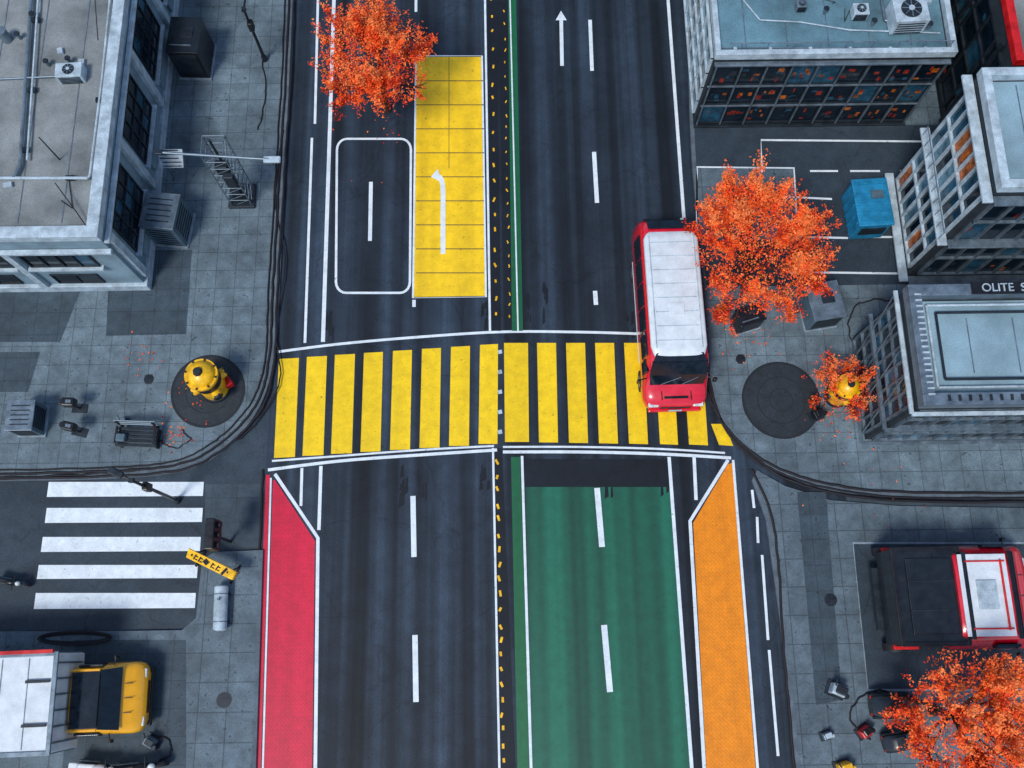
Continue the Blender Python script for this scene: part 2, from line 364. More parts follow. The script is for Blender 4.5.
# ---------------- buildings
def wins(b,o,du,n,W,Hh,nu,nv,glass,frame,bar=.07,sill=None,depth=.05,refl=0):
    o=Vector(o);du=Vector(du);n=Vector(n);up=Vector((0,0,1)); ang=math.atan2(du.y,du.x)
    for i in range(nu):
        for j in range(nv):
            c=o+du*(W*(i+.5)/nu)+up*(Hh*(j+.5)/nv)+n*.012
            b.box(c,(W/nu-bar*.6,.02,Hh/nv-bar*.6),random.choice(glass),R=Matrix.Rotation(ang+random.uniform(-.01,.01),3,'Z'))
            for _ in range(refl):   # small coloured boxes painting lit-interior reflections onto the panes
                if random.random()<.6:
                    w_=random.uniform(.05,.26)*W/nu; h_=random.uniform(.05,.20)*Hh/nv
                    q=c+du*random.uniform(-.32,.32)*W/nu-up*random.uniform(-.15,.36)*Hh/nv+n*(.012+.001*random.random())
                    b.box(q,(w_,.006+.008*random.random(),h_),random.choice([m_glasso,m_glasso,m_glassr,m_glassr,m_glassb,m_walld]),rz=ang)
    for i in range(nu+1): b.box(o+du*(W*i/nu)+up*Hh/2+n*depth/2,(bar,depth,Hh+bar),frame,rz=ang)
    for j in range(nv+1): b.box(o+du*W/2+up*(Hh*j/nv)+n*(depth/2+.004),(W+bar,depth+.008,bar*.9),frame,rz=ang)
    if sill: b.box(o+du*W/2-up*(.12)+n*.1,(W+.3,.22,.1),sill,rz=ang)
def shell(b,x0,x1,y0,y1,h,wall,roof,par=.35,pw=.3,trim=None):
    b.box(((x0+x1)/2,(y0+y1)/2,(h-.1)/2),(x1-x0,y1-y0,h-.1),wall)
    b.poly([(x0+pw,y0+pw),(x1-pw,y0+pw),(x1-pw,y1-pw),(x0+pw,y1-pw)],h-.09,roof)
    t=trim or wall; e=.06; zc=h-.15+par/2
    b.box(((x0+x1)/2,y0+pw/2-e,zc),(x1-x0+2*e,pw,par),t,bev=.02); b.box(((x0+x1)/2,y1-pw/2+e,zc),(x1-x0+2*e,pw,par),t,bev=.02)
    b.box((x0+pw/2-e,(y0+y1)/2,zc),(pw,y1-y0-2*pw+2*e,par-.004),t,bev=.02); b.box((x1-pw/2+e,(y0+y1)/2,zc),(pw,y1-y0-2*pw+2*e,par-.004),t,bev=.02)
def acunit(b,c,sx,sy,sz,mat,fans=1,rz=0):
    c=Vector(c); b.box(c+Vector((0,0,sz/2)),(sx,sy,sz),mat,rz,bev=.03)
    for k in range(fans):
        off=Matrix.Rotation(rz,3,'Z')@Vector((sx*((k+.5)/fans-.5),0,0)); p=c+off; r=min(sx/fans,sy)*.36
        b.cyl(p+Vector((0,0,sz)),p+Vector((0,0,sz+.04)),r,r,m_steeld,16); b.cyl(p+Vector((0,0,sz+.04)),p+Vector((0,0,sz+.07)),r*.3,r*.3,mat,8)
        for a in range(4): b.box(p+Vector((0,0,sz+.055)),(r*1.9,.03,.015),m_steel,rz=a*math.pi/4)
    for k in range(5): b.box(c+Matrix.Rotation(rz,3,'Z')@Vector((0,-sy/2-.01,sz*(k+.7)/6)),(sx*.8,.03,.03),m_steeld,rz)
def rooflit(b,x0,x1,y0,y1,z,n_,seed):
    r=random.Random(seed)
    for k in range(int((x1-x0)/1.6)): b.box((x0+.8+k*1.6,(y0+y1)/2,z),(.035,y1-y0-.1,.012),m_steel)
    for _ in range(n_):
        x=r.uniform(x0+.3,x1-.3); y=r.uniform(y0+.3,y1-.3); t=r.random()
        if t<.35: b.cyl((x,y,z),(x,y,z+.3),.07,.07,m_steel,8); b.cyl((x,y,z+.3),(x,y,z+.34),.12,.1,m_steeld,8)
        elif t<.7: b.box((x,y,z+.06),(r.uniform(.15,.4),r.uniform(.12,.3),.14),r.choice([m_steeld,m_trim,m_wbox]),rz=r.uniform(-.4,.4),bev=.01)
        else: b.tube([(x,y,z+.03),(x+r.uniform(-.7,.7),y+r.uniform(-.7,.7),z+.03),(x+r.uniform(-1,1),y+r.uniform(-1,1),z+.03)],.015,m_black,4)
b=MB('office_building'); hA=4.9; xe=-14.75; ys=14.5; xw=-32; yn=44
shell(b,xw,xe,ys,yn,hA,m_wall,m_roofA,.4,.45,m_trim)
b.box(((xw+xe)/2,(ys+yn)/2,.35),(xe-xw+.3,yn-ys+.3,.5),m_trim,bev=.03)
for k in range(8):
    y0=ys+.9+k*3.9
    wins(b,(xe,y0,1.7),(0,1,0),(1,0,0),2.6,2.3,4,3,[m_glass,m_glass,m_glass,m_glassb],m_steeld,.06,m_trim,.07)
    b.box((xe+.09,y0-.55,2.6),(.2,.35,3.6),m_trim,bev=.02); b.box((xe+.06,y0+1.3,.95),(.12,2.2,.5),m_wall,bev=.02)
for k in range(5):
    x0=xe-3.6-k*3.3
    wins(b,(x0,ys,2.5),(1,0,0),(0,-1,0),2.6,1.1,4,1,[m_glass,m_glass,m_glassb],m_steeld,.07,m_trim,.08)
    wins(b,(x0+.3,ys,.8),(1,0,0),(0,-1,0),1.8,.8,2,1,[m_glass],m_steeld,.06,None,.06)
    b.box((x0-.35,ys-.09,2.3),(.3,.18,3.3),m_trim,bev=.02)
b.box(((xw+xe)/2,ys-.12,3.95),(xe-xw+.2,.2,.16),m_trim,bev=.02); b.box((xe+.12,(ys+yn)/2,4.45),(.2,yn-ys,.12),m_trim,bev=.02)
def rp(u,v,z=hA): return GZ(u,v,z)
hz=hA+.08
b.tube([rp(33,-30,hz),rp(27,60,hz),rp(20,165,hz),rp(14,178,hz)],.07,m_steel,8)
b.tube([rp(40,-30,hz),rp(34,60,hz),rp(27,160,hz)],.04,m_trim,8)
b.tube([rp(-20,178,hz),rp(60,178,hz),rp(88,178,hz)],.06,m_trim,8); b.tube([rp(112,-20,hz),rp(102,80,hz),rp(90,175,hz),rp(88,178,hz)],.05,m_trim,8)
b.tube([rp(120,-20,hz),rp(110,80,hz),rp(97,175,hz),rp(92,225,hz)],.03,m_steeld,8)
b.tube([rp(-20,80,hz),rp(62,76,hz)],.04,m_steel,6)
b.tube([rp(55,183,hz+.3),rp(75,210,hz+.1),rp(86,226,hz)],.02,m_black,6); b.cyl(rp(60,160,hz-.2),rp(60,160,hz)+Vector((0,0,1.6)),.03,.02,m_black,6)
acunit(b,rp(74,77,hA-.1),1.0,.6,.5,m_wbox,1,.05)
for u,v in ((32,90),(24,150),(36,20),(70,178),(100,100)): b.box(rp(u,v,hz-.05),(.3,.18,.12),m_steeld)
b.cyl(rp(8,40,hA-.1),rp(8,40,hA-.1)+Vector((0,0,.6)),.2,.2,m_steel,14)
rooflit(b,xw+.6,xe-.6,ys+.6,ys+16,hA-.08,40,3)
b.tube([rp(95,0,hA+.4),rp(98,40,hA+1)],.02,m_black,6)
b.finish()
b=MB('glass_office_building'); hB=4.9; x0,x1,y0,y1=8.15,17.3,21.75,42
shell(b,x0,x1,y0,y1,hB,m_walld,m_roofB,.35,.22,m_trim)
wins(b,(x0+.1,y0,.3),(1,0,0),(0,-1,0),x1-x0-.2,4.2,9,3,[m_glass,m_glass,m_glass,m_glassb],m_steeld,.08,None,.10,refl=7)
for zz in (.15,4.55): b.box(((x0+x1)/2,y0-.12,zz),(x1-x0,.2,.10),m_steel if zz>4 else m_steeld,bev=.02)
for k in range(10): b.box((x0+.1+k*(x1-x0-.2)/9,y0-.13,2.4),(.045,.10,4.2),m_steel)
for zz in (1.7,3.1): b.box(((x0+x1)/2,y0-.14,zz),(x1-x0,.07,.05),m_steel)
wins(b,(x0,y0+.3,.5),(0,1,0),(-1,0,0),18,3.9,18,4,[m_glass,m_glassb,m_glassc],m_trim,.09,None,.1)
wins(b,(x1,y0+.3,.5),(0,1,0),(1,0,0),18,3.9,12,3,[m_glass,m_glassb],m_steeld,.12,None,.1)
acunit(b,rp(903,22,hB),1.3,1.1,.8,m_wbox,1,.05); acunit(b,rp(858,15,hB),.6,.5,.4,m_wbox,1); acunit(b,rp(800,8,hB),.4,.35,.3,m_steel,1)
b.tube([rp(735,-10,hB),rp(760,20,hB),rp(800,22,hB),rp(850,30,hB),rp(940,33,hB)],.03,m_trim,6)
b.tube([rp(722,48,hB),rp(940,48,hB)],.03,m_steel,6)
b.tube([rp(880,-10,hB+.05),rp(885,20,hB+.05),rp(893,24,hB+.05)],.06,m_steel,6)
for u in (735,770,810,850,890,925): b.box(rp(u,49,hB-.03),(.12,.12,.12),m_trim)
rooflit(b,x0+.4,x1-.4,y0+.4,y0+9,hB-.08,26,8)
for k in range(9): x=x0+.9+k*1.0; b.cyl((x,y0+.18,hB+.2),(x,y0+.18,hB+.55),.02,.02,m_steel,6)
b.cyl((x0+.4,y0+.18,hB+.55),(x1-.2,y0+.18,hB+.55),.025,.025,m_steel,6)
b.finish()
b=MB('apartment_building'); hC=8; x0,x1,y0,y1=16.35,30,14.4,18.8
shell(b,x0,x1,y0,y1,hC,m_walld,m_roofD,.4,.3,m_trim)
wins(b,(x0,y0+.25,.9),(0,1,0),(-1,0,0),y1-y0-.5,6.3,7,4,[m_glassb,m_glass,m_glassc,m_glass,m_glasso,m_glassb],m_trim,.10,None,.12)
wins(b,(x0+.25,y0,.9),(1,0,0),(0,-1,0),12,6.3,16,4,[m_glass,m_glassb,m_glass],m_steel,.09,None,.12,refl=1)
for zz in (.5,4.05,7.5):
    b.box((x0-.2,(y0+y1)/2,zz),(.36,y1-y0+.5,.10),m_trim,bev=.02); b.box(((x0+x1)/2,y0-.2,zz),(x1-x0,.36,.096),m_steel,bev=.02)
for k in range(10):
    y=y0+k*.48; b.cyl((x0-.34,y,4.1),(x0-.34,y,4.6),.015,.015,m_steel,5)
b.cyl((x0-.34,y0,4.6),(x0-.34,y1,4.6),.025,.025,m_steel,6)
rooflit(b,x0+.4,x1-.4,y0+.4,y1-.4,hC-.08,14,18)
b.finish()
b=MB('red_building'); x0,x1,y0,y1=18.9,34,20.6,40; h=6
shell(b,x0,x1,y0,y1,h,m_walld,m_roofA,.35,.3,m_redp)
wins(b,(x0,y0+.4,.6),(0,1,0),(-1,0,0),16,4.6,14,4,[m_glass,m_glass,m_glassb],m_steeld,.12,None,.1,refl=1)
wins(b,(x0+.4,y0,.6),(1,0,0),(0,-1,0),12,4.6,10,3,[m_glass,m_glass,m_glassr],m_redp,.14,None,.12)
for k in range(4): b.box((x0-.12,y0+1+k*3.2,3),(.14,.16,5.4),m_steeld)
b.finish()
b=MB('shop_building'); hD=5.4; x0,x1,y0,y1=13.95,30,7.7,11.9
shell(b,x0,x1,y0,y1,hD,m_walld,m_roofD,.5,.42,m_steel)
wins(b,(x0,y0+.2,.4),(0,1,0),(-1,0,0),y1-y0-.4,4.4,7,5,[m_glass,m_glassb,m_walld,m_glass],m_steel,.07,None,.12)
wins(b,(x0+.2,y0,.4),(1,0,0),(0,-1,0),14,4.4,24,4,[m_glass,m_walld,m_glassb,m_glass,m_glassc],m_steel,.06,None,.12)
for k in range(4):
    ya=y0+.2+k*1.0; b.cyl((x0-.16,ya,.3),(x0-.16,ya+1,4.7),.03,.03,m_steel,6)
for zz in (.12,2.5,4.9): b.box((x0-.15,(y0+y1)/2,zz),(.14,y1-y0+.3,.08),m_trim if zz>4 else m_steel); b.box(((x0+x1)/2,y0-.17,zz),(x1-x0+.3,.14,.076),m_trim if zz>4 else m_steel)
for e in (.62,.9):
    zz=hD+.02+e*.05; b.tube([(x0+e,y0+e,zz),(x0+e,y1-e,zz),(x1-e,y1-e,zz),(x1-e,y0+e,zz),(x0+e,y0+e,zz)],.05,m_trim if e<.8 else m_steeld,6)
for k in range(18): b.box((x0+.22,y0+.3+k*.21,hD+.38),(.22,.06,.05),m_trim)
for k in range(30): b.box((x0+.8+k*.35,y0+.16,hD+.38),(.08,.2,.05),m_steeld)
b.box((x0+5.6,y1-.15,hD+.42),(7,.42,.10),m_black)
rooflit(b,x0+1.2,x1-1,y0+1.1,y1-1,hD-.08,8,5)
o=b.finish()
tc=bpy.data.curves.new('sign_letters','FONT'); tc.body='OLITE  SHOES'; tc.size=.42; tc.extrude=.015; tc.materials.append(m_trim)
to=bpy.data.objects.new('sign_letters',tc); sc.collection.objects.link(to); to.parent=o
to.location=Vector((G(984,302,5.9)[0],y1-.29,hD+.49))-o.location
# ---------------- vehicles
def ring(y,hw,z0,z1,top=1.0,n=36,e=5.0):
    cz=(z0+z1)/2; hz_=(z1-z0)/2; out=[]
    for k in range(n):
        a=2*math.pi*(k+.5)/n; c=math.cos(a); s=math.sin(a)
        zz=hz_*math.copysign(abs(s)**(2/e),s); w=hw*(1-(1-top)*max(0,(zz/hz_+.1)/1.1))
        out.append((w*math.copysign(abs(c)**(2/e),c),y,cz+zz))
    return out
def wheel(b,x,y,r,w=.24):
    b.cyl((x-w/2,y,r),(x+w/2,y,r),r,r,m_rubber,20); b.cyl((x-w/2-.012,y,r),(x+w/2+.012,y,r),r*.55,r*.55,m_steel,14)
b=MB('minibus')
b.loft([ring(0,.92,.42,.85,.95),ring(.08,1.10,.36,1.0,.95),ring(.35,1.22,.34,1.12,.94),ring(.72,1.25,.33,1.25,.93),ring(1.05,1.25,.33,1.9,.90),ring(1.38,1.25,.33,2.42,.89),ring(1.7,1.25,.33,2.52,.88),ring(6.5,1.25,.33,2.52,.88),ring(6.95,1.24,.34,2.44,.88),ring(7.25,1.2,.38,2.0,.88),ring(7.32,1.08,.5,1.8,.9)],m_carred)
b.loft([ring(1.46,.78,2.36,2.49,1,e=4),ring(1.56,.93,2.36,2.57,.95,e=4),ring(1.9,1.04,2.36,2.61,.95,e=4),ring(6.2,1.04,2.36,2.61,.95,e=4),ring(6.42,.94,2.36,2.57,.95,e=4),ring(6.52,.80,2.36,2.50,1,e=4)],m_carwhite)
for k in range(8): b.box((0,2.1+k*.56,2.612),(1.55,.03,.012),m_wbox)
for sx in (-1,1): b.box((sx*.84,4.05,2.612),(.03,4.5,.022),m_wbox)
b.box((0,3.3,2.625),(.55,.5,.03),m_carwhite,bev=.012)
b.loft([[(-.82,6.62,2.50),(.82,6.62,2.50),(.82,6.62,2.555),(-.82,6.62,2.555)],[(-.86,6.98,2.36),(.86,6.98,2.36),(.86,7.0,2.44),(-.86,7.0,2.44)]],m_glass,False)
b.loft([[(-.88,7.02,2.3),(.88,7.02,2.3),(.88,7.04,2.38),(-.88,7.04,2.38)],[(-.9,7.26,1.9),(.9,7.26,1.9),(.9,7.32,1.95),(-.9,7.32,1.95)]],m_glass,False)
b.loft([[(-1.0,.78,1.38),(1.0,.78,1.38),(1.0,.72,1.42),(-1.0,.72,1.42)],[(-1.06,1.0,1.86),(1.06,1.0,1.86),(1.06,.96,1.91),(-1.06,.96,1.91)],[(-1.0,1.36,2.43),(1.0,1.36,2.43),(1.0,1.31,2.47),(-1.0,1.31,2.47)]],m_glass,False)
b.loft([[(-.98,1.33,2.42),(.98,1.33,2.42),(.98,1.32,2.47),(-.98,1.32,2.47)],[(-.86,1.62,2.5),(.86,1.62,2.5),(.86,1.62,2.56),(-.86,1.62,2.56)]],m_glass,False)
b.cyl((-.6,.72,1.47),(.1,.89,1.8),.012,.012,m_steel,5); b.cyl((.2,.72,1.47),(.75,.89,1.8),.012,.012,m_steel,5)
for sx in (-1,1):
    for k in range(5): b.box((sx*1.155,2.15+k*.98,1.82),(.12,.92,.72),m_glass,bev=.02,R=Matrix.Rotation(-sx*.12,3,'Y'))
    b.box((sx*1.175,1.36,1.65),(.10,.52,.62),m_glass,bev=.02,R=Matrix.Rotation(-sx*.12,3,'Y'))
    b.box((sx*.84,.10,.88),(.40,.22,.14),m_lamp,bev=.04); b.box((sx*1.02,7.28,1.2),(.16,.08,.5),m_redp,bev=.02)
    b.box((sx*1.42,.85,1.5),(.14,.12,.34),m_black,bev=.03); b.cyl((sx*1.15,.95,1.55),(sx*1.42,.88,1.6),.025,.025,m_black,6)
    for y in (1.15,5.7): wheel(b,sx*1.13,y,.42)
    b.box((sx*1.256,3.9,.75),(.015,4.2,.10),m_carwhite)
    b.box((sx*.55,.45,1.175),(.03,.55,.02),m_black)
b.box((0,.02,.74),(1.15,.10,.18),m_black,bev=.02); b.box((0,-.03,.50),(2.0,.16,.18),m_carred,bev=.05); b.box((0,-.10,.62),(.5,.03,.12),m_wbox); b.box((0,.30,1.12),(.9,.10,.03),m_black,bev=.01)
b.box((0,7.35,.5),(2.1,.12,.2),m_black,bev=.03)
fx,fy=G(675,412,.4)
b.finish(T=Matrix.Translation((fx-.04,fy+.10,0.006))@Matrix.Rotation(.014,4,'Z')@Matrix.Diagonal((1.03,1.02,1,1)))
def truck(name,cabm,W,cab_top,box_w,box_l,box_h,boxm,framem,roofm=None,cabl=2.5,gap=.12,hood=.75,full=False):
    b=MB(name); hw=W/2; t=cab_top
    b.loft([ring(0,hw*.66,.52,.88,e=4),ring(.05,hw*.82,.48,.98,e=4),ring(.16,hw*.94,.42,1.12,e=4),ring(.38,hw,.40,1.24,.97),ring(hood,hw,.40,1.34,.95),ring(hood+.4,hw,.4,t-.12,.88),ring(hood+.65,hw,.4,t,.85),ring(cabl-.15,hw,.4,t,.85),ring(cabl,hw*.96,.45,t-.08,.88)],cabm)
    b.loft([[(-hw*.86,hood+.03,1.42),(hw*.86,hood+.03,1.42),(hw*.86,hood-.01,1.44),(-hw*.86,hood-.01,1.44)],[(-hw*.80,hood+.57,t-.03),(hw*.80,hood+.57,t-.03),(hw*.80,hood+.53,t+.01),(-hw*.80,hood+.53,t+.01)]],m_glass,False)
    y_a=hood+.55 if full else hood+.82
    b.box((0,(y_a+cabl-.08)/2,t+.016),(W*.76,cabl-.08-y_a,.05),roofm or cabm,bev=.02)
    for k in range(3): b.box(((k-1)*W*.2,hood*.62+.1,1.31),(.025,hood*.55,.02),m_black)
    for sx in (-1,1):
        b.box((sx*hw*.94,hood+1.0,t-.42),(.10,.85,.40),m_glass,bev=.02,R=Matrix.Rotation(-sx*.14,3,'Y'))
        b.box((sx*hw*.66,.13,.90),(.34,.22,.15),m_lamp,bev=.04); b.box((sx*(hw+.17),hood+.25,1.4),(.13,.1,.28),m_black,bev=.03); b.cyl((sx*hw*.9,hood+.35,1.4),(sx*(hw+.17),hood+.25,1.45),.02,.02,m_black,6)
        for y in (.95,cabl+box_l*.72): wheel(b,sx*(hw-.13),y,.42,.26)
    b.box((0,.02,.74),(W*.45,.08,.16),m_black); b.box((0,-.02,.5),(W*.82,.14,.18),m_black,bev=.05)
    b.box((0,cabl+box_l/2,.62),(W*.6,box_l,.2),m_steeld)
    yb=cabl+gap
    b.box((0,yb+box_l/2,(.75+box_h)/2),(box_w,box_l,box_h-.75),boxm,bev=.05)
    for sx in (-1,1):
        b.box((sx*(box_w/2-.02),yb+box_l/2,box_h+.01),(.16,box_l+.06,.08),framem,bev=.02)
        for k in range(int(box_l/.5)+1): b.box((sx*(box_w/2+.015),yb+.1+k*.5,(.8+box_h)/2),(.05,.06,box_h-.85),framem)
    for yy in (yb,yb+box_l): b.box((0,yy,box_h+.014),(box_w+.1,.16,.09),framem,bev=.02)
    for k in range(6): b.box((-box_w*.4+k*box_w*.16,yb-.02,(.9+box_h)/2),(.06,.05,box_h-1.0),framem)
    for k in range(1,int(box_l/.9)): b.box((0,yb+k*.9,box_h+.004),(box_w-.3,.03,.02),framem)
    return b
b=truck('delivery_truck',m_caryel,2.45,1.95,3.2,5.2,2.95,m_carwhite,m_steel,m_glass,2.3,.06,.70,True)
b.box((1.66,2.36+2.7,2.99),(.12,5.2,.14),m_redp)
for sx in (-1,1): b.box((sx*.99,1.78,1.93),(.08,1.0,.07),m_caryel,bev=.02); b.box((sx*.7,2.9,3.01),(.10,.8,.06),m_steeld)
p=GZ(151,696,.6); T=Matrix.Translation((p.x,p.y,SW))@Matrix.Rotation(math.radians(91.5),4,'Z')
b.finish(T=T)
b=truck('pickup_truck',m_carred,3.7,2.5,3.3,2.3,2.3,m_carblk,m_black,m_carwhite,3.3,-.2,.7)
yb=3.1
b.box((0,yb+1.1,2.34),(2.6,1.6,.05),m_carblk,bev=.02); b.box((0,1.36,2.49),(3.0,.16,.05),m_black,bev=.02)
for sx in (-1,1): b.box((sx*.5,yb+1.1,2.385),(.04,1.6,.03),m_steeld); b.box((sx*1.66,yb+1.7,1.0),(.3,.9,.2),m_redp,bev=.03); b.box((sx*1.15,2.3,2.56),(.05,1.4,.05),m_redp)
b.box((0,yb-.10,2.50),(3.0,.16,.10),m_carblk,bev=.02); b.box((0,2.35,2.57),(1.0,.7,.06),m_wbox,bev=.02); b.cyl((-1.2,1.75,2.58),(1.2,1.75,2.58),.04,.04,m_redp,8)
p=G(894,598,2.2); T=Matrix.Translation((p[0]+5.45,p[1]+.05,.085))@Matrix.Rotation(math.radians(90),4,'Z')
b.finish(T=T)
b=MB('waste_container')
b.box((0,0,.75),(1.35,2.0,1.3),m_carblue,bev=.06); b.box((0,0,1.45),(1.45,2.1,.12),m_carblue,bev=.04)
for k in range(5): b.box((0,-.8+k*.4,1.53),(1.25,.06,.05),m_carblue)
for k in range(5):
    for sx in (-1,1): b.box((sx*.69,-.8+k*.4,.75),(.06,.08,1.1),m_carblue)
for sx in (-1,1):
    for sy in (-1,1): b.cyl((sx*.5,sy*.8,.08),(sx*.6,sy*.8,.08),.09,.09,m_rubber,10)
b.box((0,-1.03,.9),(1.0,.05,.5),m_steeld); b.box((.2,.3,1.55),(.5,.35,.06),m_gbox)
p=G(872,203,1.5); b.finish(T=Matrix.Translation((p[0],p[1],SW))@Matrix.Rotation(.05,4,'Z'))
# small dark utility cart beside the corner tree
def cart(u,v,rz,s):
    b=MB('utility_cart')
    b.loft([ring(-.85,.28,.3,.55,e=4),ring(-.75,.40,.24,.72,.95,e=4),ring(-.35,.45,.22,.80,.92,e=4),ring(-.1,.45,.22,1.1,.85,e=4),ring(.45,.45,.22,1.12,.85,e=4),ring(.7,.44,.22,.85,.9,e=4),ring(.85,.36,.28,.7,.95,e=4)],m_carblk)
    b.loft([[(-.33,-.33,.84),(.33,-.33,.84),(.33,-.36,.87),(-.33,-.36,.87)],[(-.30,-.10,1.12),(.30,-.10,1.12),(.30,-.13,1.14),(-.30,-.13,1.14)]],m_glassb,False)
    b.box((0,.2,1.135),(.5,.4,.03),m_steeld,bev=.01)
    for sx in (-1,1):
        for y in (-.5,.5): b.cyl((sx*.36,y,.2),(sx*.47,y,.2),.2,.2,m_rubber,14)
        b.box((sx*.22,-.80,.60),(.12,.10,.08),m_lamp,bev=.02); b.box((sx*.3,.84,.55),(.1,.05,.1),m_redp)
    p=G(u,v,.6); b.finish(T=Matrix.Translation((p[0],p[1],.085))@Matrix.Rotation(rz,4,'Z')@Matrix.Scale(s,4))
cart(894,706,1.55,.98); cart(902,741,1.75,.75)
# ---------------- furniture
def cab(name,u,v,sx,sy,sz,mat,rz=0,top=None,louv=True,z=SW):
    b=MB(name); b.box((0,0,.05),(sx+.1,sy+.1,.1),m_concl); b.box((0,0,.1+sz/2),(sx,sy,sz),mat,bev=.03); b.box((0,0,sz+.12),(sx+.06,sy+.06,.05),top or mat,bev=.015)
    if louv:
        for k in range(7):
            b.box((0,-sy/2-.012,.25+k*sz/8),(sx*.75,.03,.04),m_steeld); b.box((sx/2+.012,0,.25+k*sz/8),(.03,sy*.75,.04),m_steeld)
        for k in range(5): b.box((0,(k-2)*sy*.16,sz+.15),(sx*.7,.04,.03),m_steeld)
    else: b.box((0,-sy/2-.01,.1+sz*.55),(sx*.8,.03,sz*.7),m_steeld); b.box((.1,.1,sz+.16),(sx*.4,sy*.3,.05),m_steeld,bev=.01); b.box((-.1,-.3*sy,sz+.155),(sx*.7,.05,.03),m_steel)
    p=G(u,v,z+sz/2); return b.finish(T=Matrix.Translation((p[0],p[1],z))@Matrix.Rotation(rz,4,'Z'))
cab('utility_cabinet',168,221,1.35,1.5,1.7,m_gbox,-.12,m_steel); cab('newspaper_kiosk',192,50,1.3,1.7,1.8,m_black,-.05,m_carblk,False)
cab('utility_cabinet',28,419,1.0,1.15,1.0,m_gbox,0,m_steel); cab('utility_cabinet',820,307,1.25,1.5,1.2,m_gbox,.15,m_steel,False)
cab('trash_bin',747,320,1.0,.7,1.0,m_black,.3,m_carblk,False)
for u,v in ((70,403),(70,427)):
    b=MB('parking_meter'); b.cyl((0,0,0),(0,0,.8),.04,.04,m_steeld,8); b.box((0,0,.95),(.5,.34,.38),m_black,bev=.06); b.box((-.3,0,.95),(.14,.2,.2),m_steeld,bev=.03); b.box((.05,0,1.16),(.2,.12,.03),m_steel); b.box((0,0,.02),(.6,.35,.04),m_steeld)
    p=G(u,v,1); b.finish(T=Matrix.Translation((p[0],p[1],SW))@Matrix.Rotation(random.uniform(-.3,.3),4,'Z'))
b=MB('street_bench')
for k in range(5): b.box((0,-.35+k*.16,.48),(1.6,.12,.05),m_steeld,bev=.01)
for k in range(3): b.box((0,.44+k*.03,.62+k*.15),(1.6,.04,.11),m_steel,bev=.01)
for sx in (-1,1): b.box((sx*.7,0,.24),(.08,.75,.46),m_black); b.box((sx*.74,.0,.68),(.08,.7,.05),m_black,bev=.01); b.box((sx*.7,.44,.6),(.07,.07,.75),m_black)
b.box((-.55,-.1,.62),(.35,.3,.24),m_gbox,bev=.04)
p=G(138,437,.5); b.finish(T=Matrix.Translation((p[0],p[1],SW))@Matrix.Rotation(-.05,4,'Z'))
b=MB('street_lamp'); p=GZ(243,197,SW); w=.42; hh=4.2
cs=[(-w,-w),(w,-w),(w,w),(-w,w)]
for x,y in cs: b.cyl((x,y,0),(x,y,hh),.03,.03,m_steel,6)
for k in range(8):
    za=k*hh/8; zb=(k+1)*hh/8
    for i in range(4):
        a=cs[i];c=cs[(i+1)%4]; b.cyl((*a,zb),(*c,zb),.02,.02,m_steel,5); b.cyl((*a,za),(*c,zb),.018,.018,m_steel,5)
b.cyl((0,0,0),(0,0,hh+.4),.07,.05,m_steeld,8)
q0=GZ(160,154,hh+.3)-p; q1=GZ(270,161,hh+.3)-p; b.cyl((q0.x,q0.y,hh+.3),(q1.x,q1.y,hh+.3),.05,.06,m_steel,8)
b.box((q1.x+.1,q1.y,hh+.28),(.65,.26,.14),m_trim,bev=.05); b.box((q0.x,q0.y,hh+.3),(.3,.2,.12),m_steeld,bev=.03)
b.box((-.1,.0,hh*.6),(.5,.35,.6),m_steeld,bev=.03); b.box((.2,-.5,2.4),(.4,.25,.8),m_steeld,bev=.03); b.box((0,0,.08),(1.1,1.1,.16),m_steeld,bev=.02)
b.finish(T=Matrix.Translation(p))
b=MB('notice_board'); b.box((0,0,1.5),(1.0,.08,.75),m_wbox,bev=.02,R=Matrix.Rotation(-1.1,3,'X'))
for k in range(5): b.box((random.uniform(-.1,.1),-.28+k*.14-.04,1.36+k*.068+.09),(.75,.03,.03),m_steeld)
for sx in (-1,1): b.cyl((sx*.42,0,0),(sx*.42,0,1.45),.03,.03,m_steel,6)
p=G(172,160,1.5); b.finish(T=Matrix.Translation((p[0],p[1],SW)))
def lamp(u,v,h,du,dv,z=SW):
    b=MB('street_lamp'); p=GZ(u,v,z)
    b.cyl((0,0,0),(0,0,.3),.13,.11,m_steeld,12); b.cyl((0,0,.3),(0,0,h),.075,.05,m_black,10); b.cyl((0,0,h),(du,dv,h+.15),.045,.035,m_black,8)
    b.box((du,dv,h+.14),(.55,.26,.13),m_steeld,rz=math.atan2(dv,du),bev=.05); b.box((.02,0,h*.7),(.22,.3,.5),m_black,bev=.04); b.box((0,0,h),(.16,.16,.16),m_steeld)
    b.finish(T=Matrix.Translation(p))
lamp(178,501,4.6,-.5,.25,.01); lamp(265,60,3.4,.1,.9)
b=MB('traffic_signal'); b.cyl((0,0,0),(0,0,2.6),.06,.05,m_steeld,8); b.box((0,0,2.2),(.34,1.1,.9),m_black,bev=.04)
for k in range(3): b.cyl((.17,-.35+k*.35,2.3),(.3,-.35+k*.35,2.32),.11,.12,m_steeld,12); b.sph((.19,-.35+k*.35,2.3),.09,[m_redp,m_yelp,m_green2][k],seg=10)
p=G(213,535,2.2); b.finish(T=Matrix.Translation((p[0],p[1],.01)))
b=MB('barricade'); L=1.9; RX=Matrix.Rotation(-1.0,3,'X')
b.box((0,0,1.0),(L,.06,.40),m_yelp,bev=.015,R=RX)
